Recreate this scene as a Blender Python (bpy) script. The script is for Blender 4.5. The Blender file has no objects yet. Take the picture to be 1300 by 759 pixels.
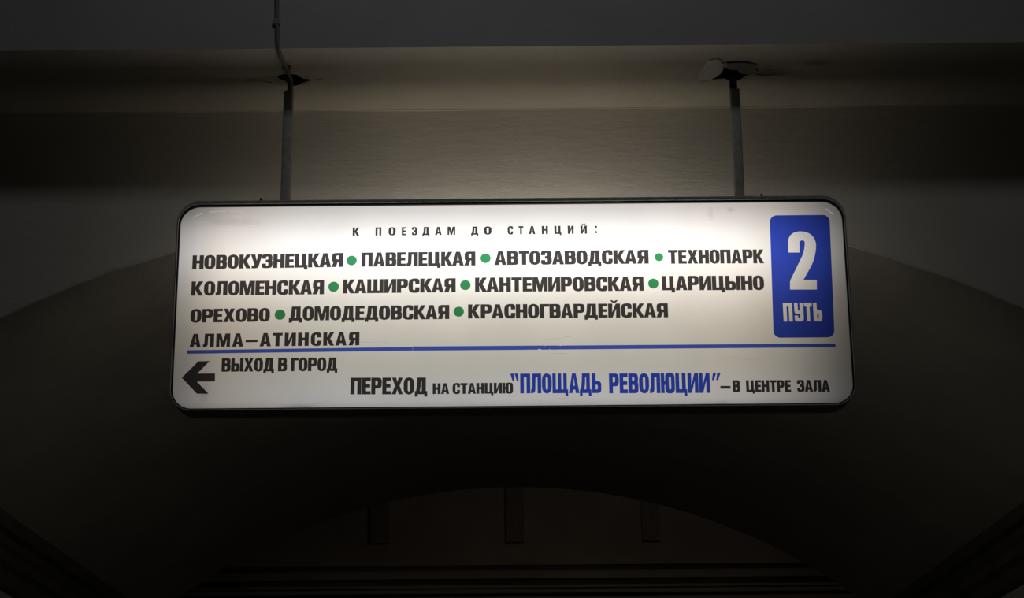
import bpy, bmesh, math, random
from mathutils import Vector, Matrix, noise
from mathutils.geometry import tessellate_polygon

random.seed(7)
S = bpy.context.scene
C = S.collection
EYE = 1.6            # eye height above the floor; heights below are given from the eye

# ------------------------------------------------------------------ camera
cam_data = bpy.data.cameras.new('camera')
cam_data.sensor_width = 36.0
cam_data.lens = 36.0 * 2300.0 / 1300.0
cam_data.clip_end = 100
cam = bpy.data.objects.new('camera', cam_data)
C.objects.link(cam)
pitch, roll = math.radians(17.0), math.radians(0.5)
fwd = Vector((0, math.cos(pitch), math.sin(pitch)))
upv = Vector((0, -math.sin(pitch), math.cos(pitch)))
xr = Vector((1, 0, 0))
right = math.cos(roll) * xr - math.sin(roll) * upv
up = math.sin(roll) * xr + math.cos(roll) * upv
cam.matrix_world = Matrix(((right.x, up.x, -fwd.x, 0), (right.y, up.y, -fwd.y, 0),
                           (right.z, up.z, -fwd.z, EYE), (0, 0, 0, 1)))
S.camera = cam

# ------------------------------------------------------------------ world, lamps, exposure
world = bpy.data.worlds.new('world')
S.world = world
world.use_nodes = True
world.node_tree.nodes['Background'].inputs[0].default_value = (0.5, 0.6, 0.7, 1)
world.node_tree.nodes['Background'].inputs[1].default_value = 0.0


def area_lamp(name, loc, target, power, color, sx, sy):
    l = bpy.data.lights.new(name, 'AREA')
    l.shape = 'RECTANGLE'
    l.size, l.size_y = sx, sy
    l.energy = power
    l.color = color
    o = bpy.data.objects.new(name, l)
    o.location = loc
    o.rotation_euler = (Vector(target) - Vector(loc)).to_track_quat('-Z', 'Y').to_euler()
    C.objects.link(o)
    return o


# hall lamp above the view, set close to the arch for stronger falloff; dim warm lamp of the platform side
area_lamp('hall_lamp', (0.0, 2.9, EYE + 3.56), (0, 5.2, EYE + 1.9), 3.3, (0.95, 0.97, 1.0), 0.6, 0.28)
area_lamp('platform_lamp', (1.0, 11.2, EYE + 2.9), (0, 14.0, EYE + 2.2), 0.85, (1.0, 0.88, 0.76), 1.2, 0.3)

vs = S.view_settings
vs.view_transform = 'Standard'
vs.look = 'None'
vs.exposure = 0.0
vs.gamma = 1.0
vs.use_curve_mapping = False


# ------------------------------------------------------------------ materials
def new_mat(name):
    m = bpy.data.materials.new(name)
    m.use_nodes = True
    nt = m.node_tree
    return m, nt, nt.nodes['Principled BSDF']


def plaster(name, c1, c2, bump=0.35, rough=0.9, stretch=(1, 1, 1), stains=()):
    m, nt, p = new_mat(name)
    N, L = nt.nodes, nt.links
    tc = N.new('ShaderNodeTexCoord')
    n1 = N.new('ShaderNodeTexNoise'); n1.inputs['Scale'].default_value = 2.3; n1.inputs['Detail'].default_value = 6
    L.new(tc.outputs['Object'], n1.inputs['Vector'])
    r = N.new('ShaderNodeValToRGB')
    r.color_ramp.elements[0].position = 0.35; r.color_ramp.elements[0].color = (*c1, 1)
    r.color_ramp.elements[1].position = 0.68; r.color_ramp.elements[1].color = (*c2, 1)
    L.new(n1.outputs['Fac'], r.inputs['Fac'])
    col = r.outputs['Color']
    for (x, y, z, rad, tint, sx) in stains:       # soot and damp stains in the plaster
        mp = N.new('ShaderNodeVectorMath'); mp.operation = 'SUBTRACT'
        mp.inputs[1].default_value = (x, y, z)
        L.new(tc.outputs['Object'], mp.inputs[0])
        sc = N.new('ShaderNodeVectorMath'); sc.operation = 'MULTIPLY'; sc.inputs[1].default_value = (1 / sx, 1, 1)
        L.new(mp.outputs[0], sc.inputs[0])
        nn = N.new('ShaderNodeTexNoise'); nn.inputs['Scale'].default_value = 22; nn.inputs['Detail'].default_value = 5
        L.new(tc.outputs['Object'], nn.inputs['Vector'])
        ln = N.new('ShaderNodeVectorMath'); ln.operation = 'LENGTH'
        L.new(sc.outputs[0], ln.inputs[0])
        ad = N.new('ShaderNodeMath'); ad.operation = 'MULTIPLY_ADD'
        ad.inputs[1].default_value = rad * 1.6
        L.new(nn.outputs['Fac'], ad.inputs[0]); L.new(ln.outputs['Value'], ad.inputs[2])
        mr = N.new('ShaderNodeMapRange')
        mr.inputs['From Min'].default_value = rad * 0.9; mr.inputs['From Max'].default_value = rad * 2.0
        mr.inputs['To Min'].default_value = 1; mr.inputs['To Max'].default_value = 0
        L.new(ad.outputs[0], mr.inputs['Value'])
        mx = N.new('ShaderNodeMix'); mx.data_type = 'RGBA'
        L.new(mr.outputs[0], mx.inputs[0]); L.new(col, mx.inputs[6]); mx.inputs[7].default_value = (*tint, 1)
        col = mx.outputs[2]
    L.new(col, p.inputs['Base Color'])
    p.inputs['Roughness'].default_value = rough
    mpg = N.new('ShaderNodeMapping'); mpg.inputs['Scale'].default_value = stretch
    L.new(tc.outputs['Object'], mpg.inputs['Vector'])
    n2 = N.new('ShaderNodeTexNoise'); n2.inputs['Scale'].default_value = 14; n2.inputs['Detail'].default_value = 8
    n2.inputs['Roughness'].default_value = 0.6
    L.new(mpg.outputs[0], n2.inputs['Vector'])
    n3 = N.new('ShaderNodeTexNoise'); n3.inputs['Scale'].default_value = 120; n3.inputs['Detail'].default_value = 3
    L.new(tc.outputs['Object'], n3.inputs['Vector'])
    b1 = N.new('ShaderNodeBump'); b1.inputs['Strength'].default_value = bump; b1.inputs['Distance'].default_value = 0.012
    L.new(n2.outputs['Fac'], b1.inputs['Height'])
    b2 = N.new('ShaderNodeBump'); b2.inputs['Strength'].default_value = bump * 0.6; b2.inputs['Distance'].default_value = 0.002
    L.new(n3.outputs['Fac'], b2.inputs['Height']); L.new(b1.outputs[0], b2.inputs['Normal'])
    L.new(b2.outputs[0], p.inputs['Normal'])
    return m


def simple(name, c, rough=0.6, metal=0.0, var=0.15, scale=30, bump=0.1):
    m, nt, p = new_mat(name)
    N, L = nt.nodes, nt.links
    tc = N.new('ShaderNodeTexCoord')
    n1 = N.new('ShaderNodeTexNoise'); n1.inputs['Scale'].default_value = scale; n1.inputs['Detail'].default_value = 5
    L.new(tc.outputs['Object'], n1.inputs['Vector'])
    r = N.new('ShaderNodeValToRGB')
    r.color_ramp.elements[0].position = 0.3; r.color_ramp.elements[0].color = (*[v * (1 - var) for v in c], 1)
    r.color_ramp.elements[1].position = 0.7; r.color_ramp.elements[1].color = (*[min(1, v * (1 + var)) for v in c], 1)
    L.new(n1.outputs['Fac'], r.inputs['Fac']); L.new(r.outputs[0], p.inputs['Base Color'])
    p.inputs['Roughness'].default_value = rough; p.inputs['Metallic'].default_value = metal
    b = N.new('ShaderNodeBump'); b.inputs['Strength'].default_value = bump; b.inputs['Distance'].default_value = 0.002
    L.new(n1.outputs['Fac'], b.inputs['Height']); L.new(b.outputs[0], p.inputs['Normal'])
    return m


def film(name, c, gloss_rough=0.4, solid=0.06):
    """translucent coloured vinyl: tints the glow of the panel behind it"""
    m = bpy.data.materials.new(name); m.use_nodes = True
    nt = m.node_tree; N, L = nt.nodes, nt.links
    N.remove(N['Principled BSDF'])
    out = N['Material Output']
    t = N.new('ShaderNodeBsdfTransparent'); t.inputs[0].default_value = (*c, 1)
    d = N.new('ShaderNodeBsdfDiffuse'); d.inputs[0].default_value = (*[min(1, v * 1.0) for v in c], 1)
    mx = N.new('ShaderNodeMixShader'); mx.inputs[0].default_value = solid
    L.new(t.outputs[0], mx.inputs[1]); L.new(d.outputs[0], mx.inputs[2]); L.new(mx.outputs[0], out.inputs[0])
    return m


def panel_mat(name, dirt_and_shade=True, us=None, gain=4.0):
    """opal acrylic lit from inside by tubes behind the upper middle"""
    m, nt, p = new_mat(name)
    N, L = nt.nodes, nt.links
    p.inputs['Base Color'].default_value = (0.5, 0.5, 0.5, 1)
    p.inputs['Roughness'].default_value = 0.35
    tc = N.new('ShaderNodeTexCoord')
    sp = N.new('ShaderNodeSeparateXYZ'); L.new(tc.outputs['Object'], sp.inputs[0])

    def ramp(stops, inp, lo, hi):
        mr = N.new('ShaderNodeMapRange'); mr.inputs['From Min'].default_value = lo; mr.inputs['From Max'].default_value = hi
        L.new(inp, mr.inputs['Value'])
        r = N.new('ShaderNodeValToRGB'); cr = r.color_ramp; cr.interpolation = 'B_SPLINE'
        for i, (pos, v, tint) in enumerate(stops):
            q = (pos - lo) / (hi - lo)
            e = cr.elements[i] if i < 2 else cr.elements.new(q)
            e.position = q; e.color = (*[v * t * 0.5 for t in tint], 1)
        L.new(mr.outputs[0], r.inputs['Fac'])
        return r.outputs['Color']
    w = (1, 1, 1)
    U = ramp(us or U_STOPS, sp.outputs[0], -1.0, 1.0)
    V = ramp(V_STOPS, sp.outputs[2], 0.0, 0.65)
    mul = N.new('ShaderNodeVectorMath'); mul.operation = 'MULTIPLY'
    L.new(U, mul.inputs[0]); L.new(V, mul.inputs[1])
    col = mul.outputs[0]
    # faint mottling of the old acrylic
    nz = N.new('ShaderNodeTexNoise'); nz.inputs['Scale'].default_value = 5; nz.inputs['Detail'].default_value = 3
    L.new(tc.outputs['Object'], nz.inputs['Vector'])
    mz = N.new('ShaderNodeMapRange'); mz.inputs['To Min'].default_value = 0.90; mz.inputs['To Max'].default_value = 1.10
    L.new(nz.outputs['Fac'], mz.inputs['Value'])
    s = N.new('ShaderNodeVectorMath'); s.operation = 'SCALE'; L.new(col, s.inputs[0]); L.new(mz.outputs[0], s.inputs['Scale'])
    col = s.outputs[0]
    if dirt_and_shade:
        for (x, z, rx, rz, dark) in DIRT_AND_SHADE:
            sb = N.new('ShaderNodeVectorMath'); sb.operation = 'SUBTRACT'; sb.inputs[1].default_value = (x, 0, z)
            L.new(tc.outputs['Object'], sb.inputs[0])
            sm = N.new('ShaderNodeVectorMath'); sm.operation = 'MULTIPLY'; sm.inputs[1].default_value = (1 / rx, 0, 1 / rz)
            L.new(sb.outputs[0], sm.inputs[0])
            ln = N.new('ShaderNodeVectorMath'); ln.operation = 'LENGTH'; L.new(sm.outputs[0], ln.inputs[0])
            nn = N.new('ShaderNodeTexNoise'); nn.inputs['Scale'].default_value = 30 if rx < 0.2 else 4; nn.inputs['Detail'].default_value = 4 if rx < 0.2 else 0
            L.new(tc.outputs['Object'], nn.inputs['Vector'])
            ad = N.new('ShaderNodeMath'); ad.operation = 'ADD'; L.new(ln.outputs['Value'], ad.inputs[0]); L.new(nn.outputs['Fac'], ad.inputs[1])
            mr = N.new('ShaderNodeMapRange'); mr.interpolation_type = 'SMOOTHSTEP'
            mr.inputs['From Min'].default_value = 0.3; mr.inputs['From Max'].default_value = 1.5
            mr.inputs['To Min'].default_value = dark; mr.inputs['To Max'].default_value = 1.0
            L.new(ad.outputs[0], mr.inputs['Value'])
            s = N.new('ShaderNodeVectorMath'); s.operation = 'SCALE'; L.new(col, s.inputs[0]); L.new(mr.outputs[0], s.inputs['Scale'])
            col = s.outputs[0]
    L.new(col, p.inputs['Emission Color'])
    p.inputs['Emission Strength'].default_value = gain
    return m


W1 = (1, 1, 1)
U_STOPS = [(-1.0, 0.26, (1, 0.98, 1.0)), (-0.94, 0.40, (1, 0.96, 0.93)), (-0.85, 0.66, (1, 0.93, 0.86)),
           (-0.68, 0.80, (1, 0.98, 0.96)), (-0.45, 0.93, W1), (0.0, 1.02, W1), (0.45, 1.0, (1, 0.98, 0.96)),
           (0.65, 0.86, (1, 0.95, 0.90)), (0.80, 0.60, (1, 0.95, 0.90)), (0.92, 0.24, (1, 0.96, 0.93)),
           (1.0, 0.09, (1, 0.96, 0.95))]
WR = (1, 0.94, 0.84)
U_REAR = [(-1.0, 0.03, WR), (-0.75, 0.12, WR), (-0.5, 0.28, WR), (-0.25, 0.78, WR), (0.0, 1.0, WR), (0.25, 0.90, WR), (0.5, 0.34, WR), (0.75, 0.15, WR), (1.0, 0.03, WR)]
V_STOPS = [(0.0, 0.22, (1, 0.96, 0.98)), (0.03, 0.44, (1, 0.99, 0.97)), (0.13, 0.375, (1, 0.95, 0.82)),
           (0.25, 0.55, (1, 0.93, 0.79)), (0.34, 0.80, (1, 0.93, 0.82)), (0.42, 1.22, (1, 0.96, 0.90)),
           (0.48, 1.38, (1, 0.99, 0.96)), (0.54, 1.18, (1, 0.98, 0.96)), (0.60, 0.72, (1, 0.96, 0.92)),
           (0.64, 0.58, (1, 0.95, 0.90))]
DIRT_AND_SHADE = [(-0.98, 0.63, 0.30, 0.11, 0.50), (-0.83, 0.585, 0.12, 0.02, 0.82), (-0.62, 0.008, 0.07, 0.016, 0.45), (0.60, 0.006, 0.10, 0.014, 0.45),  # top-left entries paint shade into the glow, the rest are smudges
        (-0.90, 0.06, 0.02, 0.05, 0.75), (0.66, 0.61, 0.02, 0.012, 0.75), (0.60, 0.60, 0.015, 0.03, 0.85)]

M = {
    'wall': plaster('painted_plaster', (0.66, 0.63, 0.57), (0.74, 0.71, 0.65), 0.27, stretch=(0.6, 1, 2.2)),
    'soffit': plaster('soffit_plaster', (0.66, 0.61, 0.51), (0.76, 0.71, 0.60), 0.5,
                      stains=[(0.80, 5.17, EYE + 2.315, 0.04, (0.34, 0.31, 0.26), 2.6),
                              (0.69, 5.20, EYE + 2.315, 0.045, (0.05, 0.045, 0.04), 1.3),
                              (-0.68, 5.215, EYE + 2.315, 0.035, (0.06, 0.055, 0.05), 1.5),
                              (-0.80, 5.21, EYE + 2.315, 0.014, (0.36, 0.33, 0.27), 2.4),
                              (0.95, 5.12, EYE + 2.315, 0.022, (0.40, 0.37, 0.31), 2.0)]),
    'upper': plaster('upper_wall_plaster', (0.51, 0.50, 0.495), (0.57, 0.56, 0.555), 0.3),
    'vault': plaster('passage_plaster', (0.52, 0.50, 0.46), (0.62, 0.60, 0.55), 0.35),
    'far': plaster('platform_plaster', (0.42, 0.36, 0.30), (0.52, 0.45, 0.38), 0.25),
    'patch': plaster('patch_plaster', (0.84, 0.81, 0.76), (0.92, 0.89, 0.84), 0.5),
    'patch_dark': plaster('sooty_plaster', (0.34, 0.31, 0.26), (0.74, 0.68, 0.58), 1.0),
    'hole': simple('dark_hole', (0.03, 0.028, 0.025), 1.0),
    'granite': simple('granite_floor', (0.08, 0.07, 0.06), 0.35, scale=60, var=0.4, bump=0.0),
    'marble': simple('marble', (0.35, 0.32, 0.28), 0.4, scale=6, var=0.25),
    'dark_marble': simple('dark_marble', (0.10, 0.095, 0.09), 0.5, scale=5, var=0.3),
    'rib': simple('dark_rib', (0.32, 0.27, 0.23), 0.8),
    'casing': simple('grey_painted_metal', (0.62, 0.63, 0.61), 0.5, scale=40),
    'gasket': simple('black_rubber', (0.012, 0.011, 0.011), 0.8),
    'rod': simple('dark_painted_steel', (0.50, 0.48, 0.45), 0.55, scale=50, var=0.2),
    'rod_dark': simple('blackened_steel', (0.04, 0.038, 0.036), 0.7),
    'bolt': simple('bare_steel', (0.5, 0.48, 0.42), 0.35, 0.6),
    'cable': simple('painted_cable', (0.24, 0.22, 0.19), 0.7),
    'clip': simple('painted_clip', (0.34, 0.31, 0.26), 0.7),
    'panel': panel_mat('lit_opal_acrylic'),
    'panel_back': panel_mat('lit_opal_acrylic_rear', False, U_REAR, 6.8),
    'top_glow': panel_mat('added_glow_strip', False, U_REAR, 6.0),
    'black_film': film('black_vinyl', (0.062, 0.058, 0.060), solid=0.1),
    'blue_film': film('blue_vinyl', (0.045, 0.092, 0.64)),
    'green_film': film('green_vinyl', (0.045, 0.31, 0.12)),
    'rust_film': film('rusty_scratch', (0.72, 0.64, 0.56)),
    'glint': simple('scratch_glint', (0.9, 0.88, 0.85), 0.3),
    'stripe_film': film('blue_stripe_vinyl', (0.085, 0.15, 0.74)),
}


pp = M['glint'].node_tree.nodes['Principled BSDF']       # light caught by the corner scratches, painted as a weak glow
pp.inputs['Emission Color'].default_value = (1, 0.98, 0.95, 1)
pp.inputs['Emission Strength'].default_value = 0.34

# ------------------------------------------------------------------ helpers
def link(name, me, mat, parent=None, off=None):
    o = bpy.data.objects.new(name, me)
    if mat: me.materials.append(M[mat])
    C.objects.link(o)
    if parent is not None: o.parent = parent
    return o


def mesh(name, verts, faces, mat, parent=None, origin=(0, 0, 0), smooth=False):
    me = bpy.data.meshes.new(name)
    me.from_pydata([(v[0] - origin[0], v[1] - origin[1], v[2] - origin[2]) for v in verts], [], faces)
    me.update()
    bm = bmesh.new(); bm.from_mesh(me)
    bmesh.ops.recalc_face_normals(bm, faces=bm.faces)
    bm.to_mesh(me); bm.free()
    if smooth:
        for p in me.polygons: p.use_smooth = True
    return link(name, me, mat, parent)


def structure(o):
    o['kind'] = 'structure'
    return o


def box_vf(x0, x1, y0, y1, z0, z1, vf=None, bev=0.0):
    v, f = vf if vf else ([], [])
    n = len(v)
    v += [(x, y, z) for z in (z0, z1) for (x, y) in ((x0, y0), (x1, y0), (x1, y1), (x0, y1))]
    f += [tuple(n + i for i in q) for q in ((0, 3, 2, 1), (4, 5, 6, 7), (0, 1, 5, 4), (1, 2, 6, 5), (2, 3, 7, 6), (3, 0, 4, 7))]
    return v, f


def rrect(x0, x1, z0, z1, r, n=10):
    pts = []
    for cx, cz, a0 in ((x1 - r, z1 - r, 0), (x0 + r, z1 - r, 90), (x0 + r, z0 + r, 180), (x1 - r, z0 + r, 270)):
        for i in range(n + 1):
            a = math.radians(a0 + 90 * i / n)
            pts.append((cx + r * math.cos(a), cz + r * math.sin(a)))
    return pts


def loft(loops, closed_ring=True, cap0=False, cap1=False):
    """loops: equal-length point lists"""
    v, f = [], []
    n = len(loops[0])
    for lp in loops: v += lp
    for k in range(len(loops) - 1):
        for i in range(n if closed_ring else n - 1):
            j = (i + 1) % n
            f.append((k * n + i, k * n + j, (k + 1) * n + j, (k + 1) * n + i))
    if cap0: f.append(tuple(range(n)))
    if cap1: f.append(tuple((len(loops) - 1) * n + i for i in range(n)))
    return v, f


def tube(path, radii, sides=12, cap=True):
    loops = []
    pv = [Vector(p) for p in path]
    for i, p in enumerate(pv):
        d = (pv[min(i + 1, len(pv) - 1)] - pv[max(i - 1, 0)]).normalized()
        a = Vector((0, 1, 0)) if abs(d.y) < 0.9 else Vector((0, 0, 1))
        s = d.cross(a).normalized(); t = d.cross(s).normalized()
        r = radii[i] if isinstance(radii, (list, tuple)) else radii
        loops.append([tuple(p + s * r * math.cos(2 * math.pi * k / sides) + t * r * math.sin(2 * math.pi * k / sides)) for k in range(sides)])
    return loft(loops, True, cap, cap)


def tess(contours):
    """contours: list of 2D point lists, holes included -> flat verts, triangle faces"""
    vl = [[Vector((p[0], p[1], 0)) for p in c] for c in contours]
    flat = [p for c in contours for p in c]
    return flat, [tuple(t) for t in tessellate_polygon(vl)]


# ------------------------------------------------------------------ setting
YW = 5.456          # face of the arch wall
YL = 4.98           # face of the wall above, standing proud as a ledge
YF = 10.4           # far end of the passage
ZS = 2.315          # underside of the ledge
ZC, XSP = 2.035, 2.08   # crown of the arch, half width at the springing
R_ARC = 3.27


def arch(x):
    return ZC - R_ARC + math.sqrt(R_ARC ** 2 - x * x)


def arch_near(x):        # the mouth towards the hall is a little flatter
    return 1.993 - 3.65 + math.sqrt(3.65 ** 2 - x * x)


NA = 72
near, far = [], []
for i in range(NA + 1):
    x = -XSP + 2 * XSP * i / NA
    wx = noise.noise((x * 9, 0, 3)) * 0.005 + noise.noise((x * 31, 2, 3)) * 0.003
    if i in (14, 19, 52): wx += 0.007
    near.append((x, EYE + arch_near(x) + wx))
    far.append((x, EYE + arch(x)))
ZSP = EYE + arch(XSP)
ZSN = EYE + arch_near(XSP)

structure(mesh('floor', *box_vf(-6, 6, -7, 16, -0.2, 0.0), 'granite'))
# arch wall with its opening (front face, thickness given by the passage)
outer = [(-6, 0), (-XSP, 0)] + near + [(XSP, 0), (6, 0), (6, EYE + ZS + 0.3), (-6, EYE + ZS + 0.3)]
flat, tris = tess([outer])
wall_front = structure(mesh('wall_front', [(p[0], YW, p[1]) for p in flat], tris, 'wall'))
flat, tris = tess([[(-6, 0), (-XSP, 0)] + far + [(XSP, 0), (6, 0), (6, EYE + 3.4), (-6, EYE + 3.4)]])
structure(mesh('wall_passage_end', [(p[0], YF, p[1]) for p in flat], tris, 'far'))

# vault of the passage
loops = []
for k in range(13):
    y = YW + (YF - YW) * k / 12
    t = k / 12
    loops.append([(n[0], y, n[1] * (1 - t) + f_[1] * t) for n, f_ in zip(near, far)])
v, f = loft(loops, False)
structure(mesh('ceiling_passage', v, f, 'vault', smooth=True))
structure(mesh('wall_passage_left', [(-XSP, YW, 0), (-XSP, YF, 0), (-XSP, YF, ZSP), (-XSP, YW, near[0][1])], [(0, 1, 2, 3)], 'vault'))
structure(mesh('wall_passage_right', [(XSP, YW, 0), (XSP, YF, 0), (XSP, YF, ZSP), (XSP, YW, near[-1][1])], [(0, 1, 2, 3)], 'vault'))


# stepped cornices at the springing, running through the passage
def cornice(name, s):
    prof = [(0, 0.02), (0.02, 0.02), (0.03, 0.0), (0.03, -0.03), (0.075, -0.03), (0.085, -0.045), (0.085, -0.085), (0.06, -0.10),
            (0.06, -0.13), (0.045, -0.15), (0.045, -0.19), (0.02, -0.21), (0.02, -0.27), (0, -0.29)]
    lp = [[(s * (XSP - a), y, z + b) for a, b in prof] for y, z in ((YW + 0.02, ZSN), (YF - 0.02, ZSP))]
    vv, ff = loft(lp, True, True, True)
    return structure(mesh(name, vv, ff, 'dark_marble'))


cornice('trim_1', -1)
cornice('trim_2', 1)

# crumbled bead of plaster along the arch edge
pth, rad = [], []
for i in range(6, NA - 5):
    for q in (0, 0.5):
        x0, z0 = near[i]; x1, z1 = near[i + 1]
        pth.append((x0 + (x1 - x0) * q, YW - 0.001, z0 + (z1 - z0) * q + 0.004))
        rad.append(0.0015 + 0.004 * abs(noise.noise((pth[-1][0] * 13, 5, 1))))
mesh('plaster_edge', *tube(pth, rad, 6), 'wall', wall_front)

# upper wall standing proud, its underside with two broken out holes
structure(mesh('wall_upper', [(-6, YL, EYE + ZS), (6, YL, EYE + ZS), (6, YL, 8.0), (-6, YL, 8.0)], [(0, 1, 2, 3)], 'upper'))
HOLE_L = [(-0.725, 5.183), (-0.699, 5.165), (-0.661, 5.172), (-0.644, 5.204), (-0.618, 5.213), (-0.641, 5.226), (-0.665, 5.251),
          (-0.679, 5.258), (-0.701, 5.228), (-0.716, 5.202)]
HOLE_R = [(0.665, 5.144), (0.682, 5.16), (0.703, 5.16), (0.712, 5.188), (0.744, 5.198), (0.73, 5.214), (0.721, 5.245), (0.693, 5.251),
          (0.672, 5.225), (0.631, 5.237), (0.65, 5.193), (0.657, 5.162)]


def ragged(poly, amp, n=3, seed=0):
    out = []
    for i, p in enumerate(poly):
        q = poly[(i + 1) % len(poly)]
        for k in range(n):
            t = k / n
            a = 0 if k == 0 else amp
            out.append((p[0] + (q[0] - p[0]) * t + random.uniform(-a, a), p[1] + (q[1] - p[1]) * t + random.uniform(-a, a)))
    return out


HL, HR = ragged(HOLE_L, 0.003), ragged(HOLE_R, 0.003)
flat, tris = tess([[(-6, YL), (6, YL), (6, YW), (-6, YW)], HL, HR])
soffit = structure(mesh('ceiling_ledge', [(p[0], p[1], EYE + ZS) for p in flat], tris, 'soffit'))
for h in (HL, HR):
    cx = sum(p[0] for p in h) / len(h); cy = sum(p[1] for p in h) / len(h)
    lp = []
    for z, s in ((0, 1), (0.02, 0.97), (0.05, 1.08), (0.11, 0.9)):
        lp.append([(cx + (p[0] - cx) * s, cy + (p[1] - cy) * s, EYE + ZS + z) for p in h])
    mesh('broken_hole', *loft(lp, True, False, True), 'hole', soffit)
# flaked plaster patches beside the right hole
P1 = [(0.635, 5.076), (0.606, 5.087), (0.592, 5.179), (0.593, 5.224), (0.61, 5.237), (0.63, 5.228), (0.648, 5.2), (0.660, 5.144), (0.659, 5.113)]
P2 = [(0.665, 5.107), (0.732, 5.107), (0.76, 5.121), (0.769, 5.196), (0.716, 5.186), (0.706, 5.156), (0.682, 5.156), (0.67, 5.138)]
for poly, mat, hgt in ((P1, 'patch', 0.005), (P2, 'patch_dark', 0.004)):
    rp = ragged(poly, 0.004)
    cx = sum(p[0] for p in rp) / len(rp); cy = sum(p[1] for p in rp) / len(rp)
    lp = [[(cx + (p[0] - cx) * s, cy + (p[1] - cy) * s, EYE + ZS - z) for p in rp] for z, s in ((-0.001, 1.0), (hgt * 0.8, 1.0), (hgt, 0.95))]
    mesh('plaster_flake', *loft(lp, True, False, True), mat, soffit)


# uneven bead where the arch wall meets the underside
pth, rad = [], []
for i in range(241):
    x = -3 + 6 * i / 240
    pth.append((x, YW - 0.001 + 0.004 * noise.noise((x * 3, 1, 8)), EYE + ZS - 0.001))
    rad.append(0.002 + 0.007 * max(0, noise.noise((x * 1.7, 9, 4))) + 0.001 * noise.noise((x * 20, 9, 4)))
mesh('plaster_edge', *tube(pth, rad, 6), 'wall', wall_front, smooth=True)


def crack(pts, w, mat, parent, z):
    vv = []
    for i, p in enumerate(pts):
        ww = w * (1 if 0 < i < len(pts) - 1 else 0.2)
        vv += [(p[0], p[1] - ww, z), (p[0], p[1] + ww, z)]
    ff = [(2 * i, 2 * i + 1, 2 * i + 3, 2 * i + 2) for i in range(len(pts) - 1)]
    mesh('crack', vv, ff, mat, parent)


zc = EYE + ZS - 0.0008
crack([(0.66, 5.102), (0.69, 5.104), (0.72, 5.101), (0.745, 5.106)], 0.004, 'hole', soffit, zc)
crack([(0.742, 5.200), (0.77, 5.198), (0.80, 5.203), (0.835, 5.198)], 0.003, 'hole', soffit, zc)
crack([(0.60, 5.252), (0.62, 5.243), (0.635, 5.236)], 0.004, 'hole', soffit, zc)
crack([(-0.622, 5.213), (-0.60, 5.209), (-0.585, 5.206)], 0.003, 'hole', soffit, zc)
crack([(-0.78, 5.215), (-0.755, 5.225), (-0.74, 5.228)], 0.003, 'hole', soffit, zc)

# shell of the hall around the camera
structure(mesh('ceiling', *box_vf(-6, 6, -7, YL + 0.01, 8.0, 8.2), 'upper'))
structure(mesh('wall_left', *box_vf(-6.2, -6, -7, 16, 0, 8.0), 'marble'))
structure(mesh('wall_right', *box_vf(6, 6.2, -7, 16, 0, 8.0), 'marble'))
structure(mesh('wall_rear', *box_vf(-6.2, 6.2, -7.2, -7, 0, 8.0), 'marble'))

# platform side beyond the passage
wall_far = structure(mesh('wall_far', [(-6, 14.1, 0), (6, 14.1, 0), (6, 14.1, 6), (-6, 14.1, 6)], [(0, 1, 2, 3)], 'far'))
structure(mesh('ceiling_platform', *box_vf(-6, 6, YF, 14.2, EYE + 3.4, EYE + 3.5), 'far'))
for i in range(-5, 6):
    xx = 0.08 + i * 1.06
    mesh('rib', *box_vf(xx - 0.14, xx, 14.06, 14.1, EYE + 2.32, EYE + 3.4), 'rib', wall_far)
for z0, z1, d in ((2.13, 2.17, 0.10), (2.02, 2.06, 0.14), (1.945, 1.965, 0.17), (1.90, 1.93, 0.20), (1.84, 1.87, 0.22), (1.70, 1.80, 0.24)):
    vv, ff = box_vf(-6, 6, 14.1 - d, 14.1, EYE + z0, EYE + z1)
    mesh('cornice_band', vv, ff, 'far', wall_far)


# ------------------------------------------------------------------ the sign
sign = bpy.data.objects.new('station_sign', None)
SO = (0.0, 5.20, EYE + 1.236)
sign.location = SO
C.objects.link(sign)
sign['label'] = 'long backlit white station sign with black Cyrillic lettering, hung from two dark rods'
sign['category'] = 'sign'


def part(name, verts, faces, mat, parent=sign, smooth=False):
    return mesh(name, verts, faces, mat, parent, SO, smooth)


def sm(o, ang=35):
    for p in o.data.polygons: p.use_smooth = True
    o.data.set_sharp_from_angle(angle=math.radians(ang))
    return o


def ring_loop(x, z0, z1, r, y):
    return [(p[0], y, EYE + p[1]) for p in rrect(-x, x, z0, z1, r)]


Z0, Z1 = 1.236, 1.886
YA, YB = 5.128, 5.225
casing_loops = [ring_loop(0.9985, Z0 + 0.0045, Z1 - 0.0108, 0.062, 5.150),
                ring_loop(0.9985, Z0 + 0.0045, Z1 - 0.0108, 0.062, YA + 0.001),
                ring_loop(0.9995, Z0 + 0.0035, Z1 - 0.0095, 0.063, YA),
                ring_loop(1.0015, Z0 + 0.0012, Z1 - 0.0012, 0.066, YA),
                ring_loop(1.003, Z0, Z1, 0.068, YA + 0.002),
                ring_loop(1.003, Z0, Z1, 0.068, 5.165), ring_loop(1.0005, Z0 + 0.0025, Z1 - 0.0025, 0.066, 5.168),
                ring_loop(1.0005, Z0 + 0.0025, Z1 - 0.0025, 0.066, 5.182), ring_loop(1.003, Z0, Z1, 0.068, 5.185),
                ring_loop(1.003, Z0, Z1, 0.068, YB - 0.002),
                ring_loop(1.0015, Z0 + 0.0012, Z1 - 0.0012, 0.066, YB),
                ring_loop(0.9985, Z0 + 0.0045, Z1 - 0.0108, 0.062, YB - 0.001),
                ring_loop(0.9985, Z0 + 0.0045, Z1 - 0.0108, 0.062, 5.205)]
sm(part('casing', *loft(casing_loops), 'casing'), 40)
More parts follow.
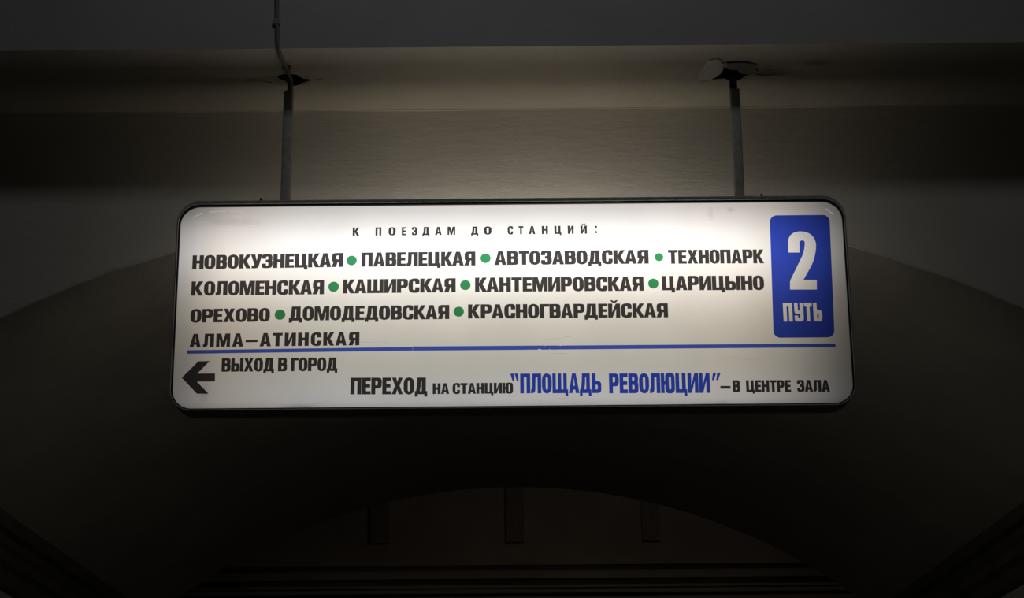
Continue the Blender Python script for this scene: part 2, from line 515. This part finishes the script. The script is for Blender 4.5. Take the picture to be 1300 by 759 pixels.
part('gasket', *loft([ring_loop(0.9985, Z0 + 0.0045, Z1 - 0.0108, 0.062, 5.140), ring_loop(0.9985, Z0 + 0.0045, Z1 - 0.0108, 0.062, 5.134),
                      ring_loop(0.9945, Z0 + 0.009, Z1 - 0.016, 0.058, 5.134), ring_loop(0.9945, Z0 + 0.009, Z1 - 0.016, 0.058, 5.148)]), 'gasket')


def panel_loops(s):
    ys = lambda d: (5.138 + d) if s > 0 else (5.218 - d)
    L = []
    for ins, d in ((0.0, 0.010), (0.0, 0.006), (0.0025, 0.0025), (0.007, 0.0008), (0.015, 0.0)):
        L.append(ring_loop(0.9945 - ins, Z0 + 0.009 + ins, Z1 - 0.016 - ins, max(0.058 - ins, 0.02), ys(d)))
    return L


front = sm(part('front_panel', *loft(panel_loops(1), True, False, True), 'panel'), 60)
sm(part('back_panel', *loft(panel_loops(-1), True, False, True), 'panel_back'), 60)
sm(part('added_top_glow', *box_vf(-0.64, 0.64, 5.145, 5.208, EYE + Z1 - 0.002, EYE + Z1 + 0.001), 'top_glow'))  # unseen glow strip, added to light the ledge and wall above
front['label'] = 'glowing opal white acrylic face'

# ---- lettering: heavy condensed Cyrillic capitals, one contour set per letter (x, y, corner radius), cap height 1
G = {
    'А': (.80, [[(0, 0), (.27, 1), (.53, 1), (.80, 0), (.545, 0), (.51, .19), (.29, .19), (.255, 0)], [(.325, .36), (.475, .36), (.40, .78)]]),
    'В': (.74, [[(0, 0), (.74, 0, .2), (.74, .50, .13), (.64, .53), (.72, .57, .1), (.72, 1, .2), (0, 1)],
                [(.26, .17), (.47, .17, .08), (.47, .43, .08), (.26, .43)], [(.26, .60), (.46, .60, .08), (.46, .84, .08), (.26, .84)]]),
    'Г': (.62, [[(0, 0), (.26, 0), (.26, .81), (.62, .81), (.62, 1), (0, 1)]]),
    'Д': (.88, [[(0, -.14), (.18, -.14), (.18, 0), (.70, 0), (.70, -.14), (.88, -.14), (.88, .18), (.77, .18), (.77, 1), (.19, 1), (.15, .5), (.09, .18), (0, .18)],
                [(.33, .18), (.51, .18), (.51, .82), (.41, .82), (.39, .45)]]),
    'Е': (.60, [[(0, 0), (.60, 0), (.60, .18), (.26, .18), (.26, .42), (.56, .42), (.56, .59), (.26, .59), (.26, .82), (.60, .82), (.60, 1), (0, 1)]]),
    'З': (.72, [[(0, .32), (0, 0, .24), (.72, 0, .24), (.72, .50, .13), (.62, .53), (.70, .57, .1), (.70, 1, .24), (0, 1, .24), (0, .68), (.25, .68),
                 (.25, .84, .06), (.45, .84, .06), (.45, .60, .06), (.27, .60), (.27, .43), (.46, .43, .06), (.46, .16, .07), (.25, .16, .07), (.25, .32)]]),
    'И': (.80, [[(0, 0), (.26, 0), (.54, .62), (.54, 0), (.80, 0), (.80, 1), (.54, 1), (.26, .38), (.26, 1), (0, 1)]]),
    'К': (.80, [[(0, 0), (.26, 0), (.26, .42), (.51, 0), (.80, 0), (.48, .53), (.78, 1), (.50, 1), (.26, .62), (.26, 1), (0, 1)]]),
    'Л': (.78, [[(0, 0), (.14, 0, .08), (.31, .10, .12), (.34, .82), (.52, .82), (.52, 0), (.78, 0), (.78, 1), (.12, 1), (.10, .22, .05), (0, .18)]]),
    'М': (1.0, [[(0, 0), (.22, 0), (.22, .62), (.40, 0), (.60, 0), (.78, .62), (.78, 0), (1, 0), (1, 1), (.67, 1), (.50, .42), (.33, 1), (0, 1)]]),
    'Н': (.76, [[(0, 0), (.26, 0), (.26, .42), (.50, .42), (.50, 0), (.76, 0), (.76, 1), (.50, 1), (.50, .61), (.26, .61), (.26, 1), (0, 1)]]),
    'О': (.74, [[(0, -.015, .36), (.74, -.015, .36), (.74, 1.015, .36), (0, 1.015, .36)], [(.265, .15, .12), (.475, .15, .12), (.475, .85, .12), (.265, .85, .12)]]),
    'П': (.76, [[(0, 0), (.26, 0), (.26, .82), (.50, .82), (.50, 0), (.76, 0), (.76, 1), (0, 1)]]),
    'Р': (.73, [[(0, 0), (.26, 0), (.26, .36), (.73, .36, .22), (.73, 1, .22), (0, 1)], [(.26, .53), (.47, .53, .08), (.47, .83, .08), (.26, .83)]]),
    'С': (.72, [[(.72, .37), (.72, -.015, .34), (0, -.015, .34), (0, 1.015, .34), (.72, 1.015, .34), (.72, .63), (.47, .63), (.47, .84, .09), (.26, .84, .09),
                 (.26, .16, .09), (.47, .16, .09), (.47, .37)]]),
    'Т': (.70, [[(.22, 0), (.48, 0), (.48, .81), (.70, .81), (.70, 1), (0, 1), (0, .81), (.22, .81)]]),
    'У': (.78, [[(0, 1), (.27, 1), (.40, .55), (.51, 1), (.78, 1), (.53, .13, .1), (.44, 0, .08), (.08, 0), (.08, .17), (.24, .18, .04), (.27, .28)]]),
    'Х': (.80, [[(0, 0), (.27, 0), (.40, .30), (.53, 0), (.80, 0), (.55, .51), (.78, 1), (.51, 1), (.40, .73), (.29, 1), (.02, 1), (.25, .51)]]),
    'Ц': (.86, [[(0, 0), (.66, 0), (.66, -.15), (.86, -.15), (.86, .18), (.76, .18), (.76, 1), (.50, 1), (.50, .18), (.26, .18), (.26, 1), (0, 1)]]),
    'Ш': (1.10, [[(0, 0), (1.10, 0), (1.10, 1), (.86, 1), (.86, .18), (.67, .18), (.67, 1), (.43, 1), (.43, .18), (.24, .18), (.24, 1), (0, 1)]]),
    'Щ': (1.20, [[(0, 0), (1.02, 0), (1.02, -.15), (1.20, -.15), (1.20, .18), (1.10, .18), (1.10, 1), (.86, 1), (.86, .18), (.67, .18), (.67, 1), (.43, 1),
                  (.43, .18), (.24, .18), (.24, 1), (0, 1)]]),
    'Ы': (1.02, [[(0, 0), (.70, 0, .2), (.70, .60, .2), (.26, .60), (.26, 1), (0, 1)], [(.26, .17), (.45, .17, .07), (.45, .43, .07), (.26, .43)],
                 [(.77, 0), (1.02, 0), (1.02, 1), (.77, 1)]]),
    'Ь': (.70, [[(0, 0), (.70, 0, .2), (.70, .60, .2), (.26, .60), (.26, 1), (0, 1)], [(.26, .17), (.45, .17, .07), (.45, .43, .07), (.26, .43)]]),
    'Ю': (1.04, [[(0, 0), (.24, 0), (.24, .42), (.33, .42), (.33, -.015, .25), (1.04, -.015, .25), (1.04, 1.015, .25), (.33, 1.015, .25), (.33, .60), (.24, .60), (.24, 1), (0, 1)],
                 [(.59, .16, .08), (.79, .16, .08), (.79, .84, .08), (.59, .84, .08)]]),
    'Я': (.75, [[(-.02, 0), (.26, 0), (.38, .37), (.49, .37), (.49, 0), (.75, 0), (.75, 1), (.01, 1, .22), (.01, .42, .13), (.13, .39, .03)],
                [(.27, .54, .08), (.49, .54), (.49, .83), (.27, .83, .08)]]),
    '–': (.86, [[(0, .34), (.86, .34), (.86, .49), (0, .49)]]),
    ':': (.22, [[(0, .08, .05), (.22, .08, .05), (.22, .30, .05), (0, .30, .05)], [(0, .72, .05), (.22, .72, .05), (.22, .94, .05), (0, .94, .05)]]),
    'у': (.72, [[(0, .30), (0, 0, .18), (.72, 0, .2), (.72, 1), (.46, 1), (.46, .57), (.25, .57), (.25, 1), (0, 1), (0, .42, .16), (.46, .42), (.46, .18, .04),
                 (.25, .18, .04), (.25, .30)]]),
}
br = [(0.14 + 0.52 * t, 1.24 - 0.20 * math.sin(math.pi * t)) for t in [i / 8 for i in range(9)]]
br += [(0.55 - 0.30 * t, 1.24 - 0.075 * math.sin(math.pi * t)) for t in [i / 8 for i in range(9)]]
G['Й'] = (.80, G['И'][1] + [br])
ISLANDS = {'Ы': [[0, 1], [2]], ':': [[0], [1]], 'Й': [[0], [1]]}


def rounded(pts, n=4):
    out = []
    m = len(pts)
    for i, p in enumerate(pts):
        r = p[2] if len(p) > 2 else 0
        P = Vector(p[:2])
        if r <= 0:
            out.append((P.x, P.y)); continue
        a = Vector(pts[i - 1][:2]) - P; b = Vector(pts[(i + 1) % m][:2]) - P
        r = min(r, a.length * 0.499, b.length * 0.499)
        pa, pb = P + a.normalized() * r, P + b.normalized() * r
        for k in range(n + 1):
            t = k / n
            # circle-like quadratic blend
            q = (1 - t) ** 2 * pa + 2 * t * (1 - t) * (P * 0.8 + (pa + pb) * 0.1) + t * t * pb
            out.append((q.x, q.y))
    return out


def embolden(c, hole, dx, dy):
    n = len(c)
    area = sum(c[i][0] * c[(i + 1) % n][1] - c[(i + 1) % n][0] * c[i][1] for i in range(n))
    sg = (1 if area > 0 else -1) * (-1 if hole else 1)
    out = []
    for i in range(n):
        nx = ny = 0
        for p, q in ((c[i - 1], c[i]), (c[i], c[(i + 1) % n])):
            ex, ey = q[0] - p[0], q[1] - p[1]
            l = math.hypot(ex, ey) or 1
            nx += ey / l; ny -= ex / l
        mx = max(-1, min(1, nx)) * sg * dx
        my = max(-1, min(1, ny)) * sg * dy if 0.06 < c[i][1] < 0.94 else 0
        out.append((c[i][0] + mx, c[i][1] + my))
    return out


KERN = {'КА': .09, 'КУ': .08, 'УЗ': .07, 'ТА': .04, 'ТО': .05, 'ГО': .05, 'ГВ': .03, 'РА': .06, 'ВА': .03, 'КС': .02, 'РД': .05, 'РХ': .03, 'АТ': .04, 'ЗА': .03, 'ПА': 0, 'АД': .02, 'СК': -.01}


def word_contours(text, x0, z0, x1, z1, cap, gap=0.085, space=0.30, bold=0.024):
    """returns list of islands, each a list of contours in sign metres; the baseline runs (x0,z0)-(x1,z1)"""
    tot, items = 0, []
    for text_i, ch in enumerate(text):
        if ch == ' ':
            tot += space; continue
        w, cs = G[ch]
        if items and text[text_i - 1] + ch in KERN and text[text_i - 1] != ' ': tot -= KERN[text[text_i - 1] + ch]
        items.append((ch, tot, cs)); tot += w + gap
    tot -= gap
    k = (x1 - x0) / (tot + 2 * bold)
    x0 += bold * k
    isl = []
    for ch, off, cs in items:
        rc = []
        for c in cs:
            rr = embolden(rounded(c), len(cs) > 1 and ch not in 'Й:' and cs.index(c) == 1 or (ch == 'В' and cs.index(c) > 0), bold, 0.014)
            rc.append([(x0 + (off + px) * k, z0 + (z1 - z0) * ((off + px) / tot) + py * cap) for px, py in rr])
        for g in ISLANDS.get(ch, [list(range(len(cs)))]):
            isl.append([rc[i] for i in g])
    return isl


YT = 5.1372


def print_film(name, islands, mat, parent=front, y=YT, label=None):
    v, f = [], []
    for cs in islands:
        flat, tris = tess(cs)
        n = len(v)
        v += [(p[0], y, EYE + p[1]) for p in flat]
        f += [tuple(n + i for i in t) for t in tris]
    me = bpy.data.meshes.new(name)
    me.from_pydata([(a - SO[0], b - SO[1], c - SO[2]) for a, b, c in v], [], f)
    bm = bmesh.new(); bm.from_mesh(me)
    for fc in bm.faces:
        if fc.normal.y > 0: fc.normal_flip()
    bm.to_mesh(me); bm.free()
    o = link(name, me, mat, parent)
    if label: o['label'] = label
    return o


WORDS = [
    ("НОВОКУЗНЕЦКАЯ", -0.953, 1.6716, -0.5033, 1.6752, 0.0441), ("ПАВЕЛЕЦКАЯ", -0.4483, 1.6754, -0.1081, 1.676, 0.0443),
    ("АВТОЗАВОДСКАЯ", -0.0515, 1.6767, 0.409, 1.6772, 0.0438), ("ТЕХНОПАРК", 0.4672, 1.6762, 0.7536, 1.675, 0.0438),
    ("КОЛОМЕНСКАЯ", -0.9525, 1.5893, -0.5581, 1.5904, 0.0446), ("КАШИРСКАЯ", -0.5017, 1.5923, -0.167, 1.5934, 0.0434),
    ("КАНТЕМИРОВСКАЯ", -0.1095, 1.5936, 0.3915, 1.5925, 0.0446), ("ЦАРИЦЫНО", 0.4462, 1.5934, 0.7495, 1.5916, 0.045),
    ("ОРЕХОВО", -0.9515, 1.506, -0.7164, 1.5075, 0.0418), ("ДОМОДЕДОВСКАЯ", -0.6603, 1.5094, -0.1858, 1.5102, 0.0438),
    ("КРАСНОГВАРДЕЙСКАЯ", -0.1304, 1.5114, 0.4612, 1.5097, 0.0437), ("ВЫХОД В ГОРОД", -0.8535, 1.3556, -0.5136, 1.3549, 0.0409),
    ("ПЕРЕХОД", -0.4743, 1.2837, -0.2496, 1.2822, 0.0505), ("НА СТАНЦИЮ", -0.234, 1.2825, 0.0008, 1.2823, 0.0325),
    ("–", 0.6062, 1.2757, 0.6361, 1.2754, 0.0477), ("В", 0.6425, 1.2808, 0.6641, 1.2808, 0.0356),
    ("ЦЕНТРЕ", 0.6816, 1.2809, 0.8126, 1.28, 0.0353), ("ЗАЛА", 0.8305, 1.2801, 0.9261, 1.2792, 0.0356)]
for w in WORDS:
    print_film('lettering', word_contours(*w), 'black_film')
print_film('lettering', word_contours("АЛМА–АТИНСКАЯ", -0.9505, 1.4307, -0.4505, 1.4322, 0.041, gap=0.20), 'black_film')
SP = [("К", -0.4761, -0.4558), ("П", -0.4076, -0.3901), ("О", -0.3686, -0.3471), ("Е", -0.329, -0.3162), ("З", -0.2987, -0.2827), ("Д", -0.2671, -0.2456),
      ("А", -0.2293, -0.209), ("М", -0.1917, -0.1684), ("Д", -0.1211, -0.0992), ("О", -0.0824, -0.0597), ("С", -0.0115, 0.005), ("Т", 0.0213, 0.0362),
      ("А", 0.052, 0.0718), ("Н", 0.091, 0.1096), ("Ц", 0.1287, 0.1498), ("И", 0.1689, 0.1868), ("Й", 0.2072, 0.2265), (":", 0.2509, 0.2568)]
for ch, a, b in SP:
    print_film('lettering', word_contours(ch, a, 1.7731, b, 1.773, 0.026, bold=0.008), 'black_film')

# blue words in quotation marks
blue = word_contours("ПЛОЩАДЬ", 0.0217, 1.2824, 0.2588, 1.2814, 0.0596, bold=0.018) + word_contours("РЕВОЛЮЦИИ", 0.2815, 1.2803, 0.5762, 1.279, 0.0598, bold=0.018)
for dx in (0.0, 0.0125):
    blue.append([[(-0.0072 + dx, 1.3424), (0.0032 + dx, 1.3424), (0.0048 + dx, 1.3203), (-0.0008 + dx, 1.3203)]])
    blue.append([[(0.5826 + dx, 1.3168), (0.5862 + dx, 1.3385), (0.5960 + dx, 1.3385), (0.5882 + dx, 1.3168)]])
print_film('lettering', blue, 'blue_film', label='blue lettering in quotation marks')

# green dots
for (x, z), r in zip([(-0.4776, 1.6952), (-0.078, 1.6987), (0.44, 1.6972), (-0.5298, 1.6136), (-0.1383, 1.615), (0.4205, 1.6148),
                      (-0.6867, 1.5284), (-0.1579, 1.5328)], (.0153, .0153, .0128, .0158, .0155, .0155, .0158, .0155)):
    print_film('green_dot', [[[(x + r * math.cos(a * math.pi / 16), z + r * math.sin(a * math.pi / 16)) for a in range(32)]]], 'green_film')

# dividing stripe in two lengths, chipped in places
st1 = [(-0.9573, 1.4218), (-0.9568, 1.4110), (-0.2934, 1.4146), (-0.2934, 1.4262)]
st2 = [(-0.2930, 1.4272), (-0.2930, 1.4144), (0.074, 1.4140), (0.077, 1.4163), (0.083, 1.4158), (0.086, 1.4140), (0.108, 1.4140), (0.109, 1.4158), (0.111, 1.4140),
       (0.9499, 1.4135), (0.9506, 1.4252), (0.145, 1.4262), (0.143, 1.4248), (0.138, 1.4263), (0.10, 1.4266), (0.096, 1.4256), (0.090, 1.4267)]
print_film('divider_stripe', [[st1]], 'stripe_film')
print_film('divider_stripe', [[st2]], 'stripe_film')
# arrow to the left
print_film('arrow', [[[(-0.9688, 1.3385), (-0.9223, 1.3882), (-0.8888, 1.3886), (-0.9236, 1.3507), (-0.872, 1.3507), (-0.871, 1.3264),
                       (-0.9240, 1.3262), (-0.8884, 1.2894), (-0.9223, 1.2897)]]], 'black_film')


# blue track number plate with cut out figures
def quad_rr(x0, x1, z0, z1, r, skew=-0.0075):
    pts = rrect(x0, x1, z0, z1, r, 8)
    return [(p[0] + skew * ((z1 - p[1]) / (z1 - z0)), p[1]) for p in pts]


plate = quad_rr(0.7769, 0.9566, 1.4438, 1.8265, 0.021)
two = rounded([(0.8273, 1.7084), (0.8278, 1.7745, .042), (0.9115, 1.7745, .042), (0.9100, 1.695, .035), (0.8672, 1.6221), (0.9066, 1.6217), (0.9052, 1.5917),
               (0.8259, 1.5924), (0.8270, 1.6190, .006), (0.8745, 1.7100, .03), (0.8785, 1.7465, .009), (0.8620, 1.7465, .009), (0.8602, 1.7081)], 7)
put = []
for ch, a, b in (('П', 0.8018, 0.8288), ('у', 0.8350, 0.8618), ('Т', 0.8642, 0.8872), ('Ь', 0.8910, 0.9166)):
    put += word_contours(ch, a, 1.4938, b, 1.4935, 0.0572)
holes, counters = [two], []
for i_ in put:
    holes.append(i_[0])
    for c in i_[1:]: counters.append([c])
print_film('track_number_plate', [[plate] + holes] + counters, 'blue_film', label='blue plate with the figure 2 cut out above four letters')


# scratches on the acrylic, those in the top corners with a painted glint
def scratch(pts, w, mat):
    a = [(p[0], p[1] + w * random.uniform(0.4, 1)) for p in pts]
    b = [(p[0], p[1] - w * random.uniform(0.4, 1)) for p in reversed(pts)]
    print_film('scratch', [[a + b]], mat, y=5.1366)


def wobble(x0, z0, x1, z1, n, amp):
    return [(x0 + (x1 - x0) * i / n + random.uniform(-amp, amp) * .3, z0 + (z1 - z0) * i / n + random.uniform(-amp, amp)) for i in range(n + 1)]


scratch(wobble(-0.955, 1.836, -0.93, 1.851, 5, .001), 0.0011, 'glint')
scratch(wobble(-0.91, 1.853, -0.86, 1.855, 7, .0008), 0.0008, 'glint')
scratch(wobble(-0.85, 1.855, -0.80, 1.852, 7, .0008), 0.0006, 'glint')
scratch(wobble(0.945, 1.846, 0.968, 1.829, 6, .002), 0.0012, 'glint')
scratch(wobble(0.075, 1.262, 0.084, 1.246, 5, .002), 0.0011, 'rust_film')
scratch(wobble(0.130, 1.2665, 0.165, 1.268, 5, .0008), 0.0006, 'rust_film')
scratch(wobble(0.115, 1.402, 0.16, 1.4015, 6, .0006), 0.0006, 'rust_film')
scratch(wobble(0.09, 1.444, 0.19, 1.455, 8, .0012), 0.0005, 'rust_film')
scratch(wobble(0.62, 1.386, 0.72, 1.379, 14, .004), 0.0006, 'rust_film')
scratch(wobble(-0.61, 1.447, -0.36, 1.440, 14, .0015), 0.0005, 'rust_film')
scratch(wobble(-0.555, 1.272, -0.545, 1.263, 4, .001), 0.0008, 'rust_film')
# fine vertical seam in the face film
print_film('film_seam', [[[(0.4150, 1.60), (0.4156, 1.60), (0.4150, 1.74), (0.4144, 1.74)]]], 'rust_film', y=5.1366)

# pins on the top edge
for x in (-0.7555, 0.7560):
    part('pin', *tube([(x, 5.14, EYE + Z1 - 0.002), (x, 5.14, EYE + Z1 + 0.008), (x, 5.14, EYE + Z1 + 0.011)], [0.0035, 0.0035, 0.002], 10), 'rod_dark')


# hanger rods: outer square tube over a thinner bar that runs up into the hole
def sq(cx, cy, w, d, z, r=0.004, tilt=0.0):
    return [(cx + p[0], cy + p[1], EYE + z + tilt * p[0]) for p in rrect(-w, w, -d, d, r, 3)]


def rod(cx, top, tilt, inner_w, ix, bolt):
    cy = 5.2
    t = 0.0145
    root = sm(part('hanger_rod', *loft([sq(cx, cy, t, t, Z1 - 0.004), sq(cx, cy, t, t, top, tilt=tilt), sq(cx, cy, t - .003, t - .003, top, tilt=tilt),
                                        sq(cx, cy, t - .003, t - .003, top - 0.05)], True, False, True), 'rod'), 30)
    sm(part('collar', *loft([sq(cx, cy, t + .006, t + .006, Z1 - 0.002), sq(cx, cy, t + .006, t + .006, Z1 + 0.004), sq(cx, cy, t, t, Z1 + 0.0045)],
                            True, True, True), 'casing', root), 30)
    part('inner_bar', *loft([sq(cx + ix, cy, inner_w, 0.006, top - 0.06, .002), sq(cx + ix, cy, inner_w, 0.006, ZS + 0.075, .002)], True, True, True), 'rod_dark', root)
    if bolt:
        bx, bz = bolt
        part('bolt', *tube([(bx, cy - 0.006, EYE + bz), (bx, cy - 0.012, EYE + bz), (bx, cy - 0.013, EYE + bz)], [0.0035, 0.0035, 0.002], 8), 'bolt', root)


rod(-0.6885, 2.272, 0.5, 0.0085, 0.004, None)
rod(0.6975, 2.262, 0.0, 0.0115, -0.003, (0.6955, 2.284))

# ------------------------------------------------------------------ cable down the upper wall into the left hole
cb = bpy.data.objects.new('power_cable', None)
CO = (-0.70, YL, EYE + ZS)
cb.location = CO
C.objects.link(cb)
cb['label'] = 'thin painted cable running down the grey upper wall into the left plaster hole'
cb['category'] = 'cable'
zz = EYE + ZS
path = [(-0.708, YL - .006, zz + 1.2), (-0.706, YL - .006, zz + 0.6), (-0.705, YL - .006, zz + .24), (-0.703, YL - .006, zz + .16), (-0.700, YL - .006, zz + .08),
        (-0.697, YL - .007, zz + .03), (-0.695, YL - .007, zz + .004), (-0.694, YL - .001, zz - .006), (-0.693, 5.016, zz - .0065), (-0.690, 5.06, zz - .0065), (-0.684, 5.10, zz - .007),
        (-0.684, 5.13, zz - .006), (-0.683, 5.155, zz - .008), (-0.680, 5.172, zz - .018), (-0.679, 5.178, zz - .036), (-0.680, 5.179, zz - .062)]
mesh('cable_sheath', *tube(path, 0.0064, 10), 'cable', cb, CO, True)
for bx in ((-0.712, -0.690, YL - .016, YL, zz + .073, zz + .094), (-0.697, -0.671, 5.098, 5.110, zz - .015, zz)):
    x0, x1, y0, y1, z0, z1 = bx
    o = mesh('cable_clip', *box_vf(*bx), 'clip', cb, CO)
    bm = bmesh.new(); bm.from_mesh(o.data)
    bmesh.ops.bevel(bm, geom=bm.edges[:], offset=0.003, segments=2, affect='EDGES')
    bm.to_mesh(o.data); bm.free()
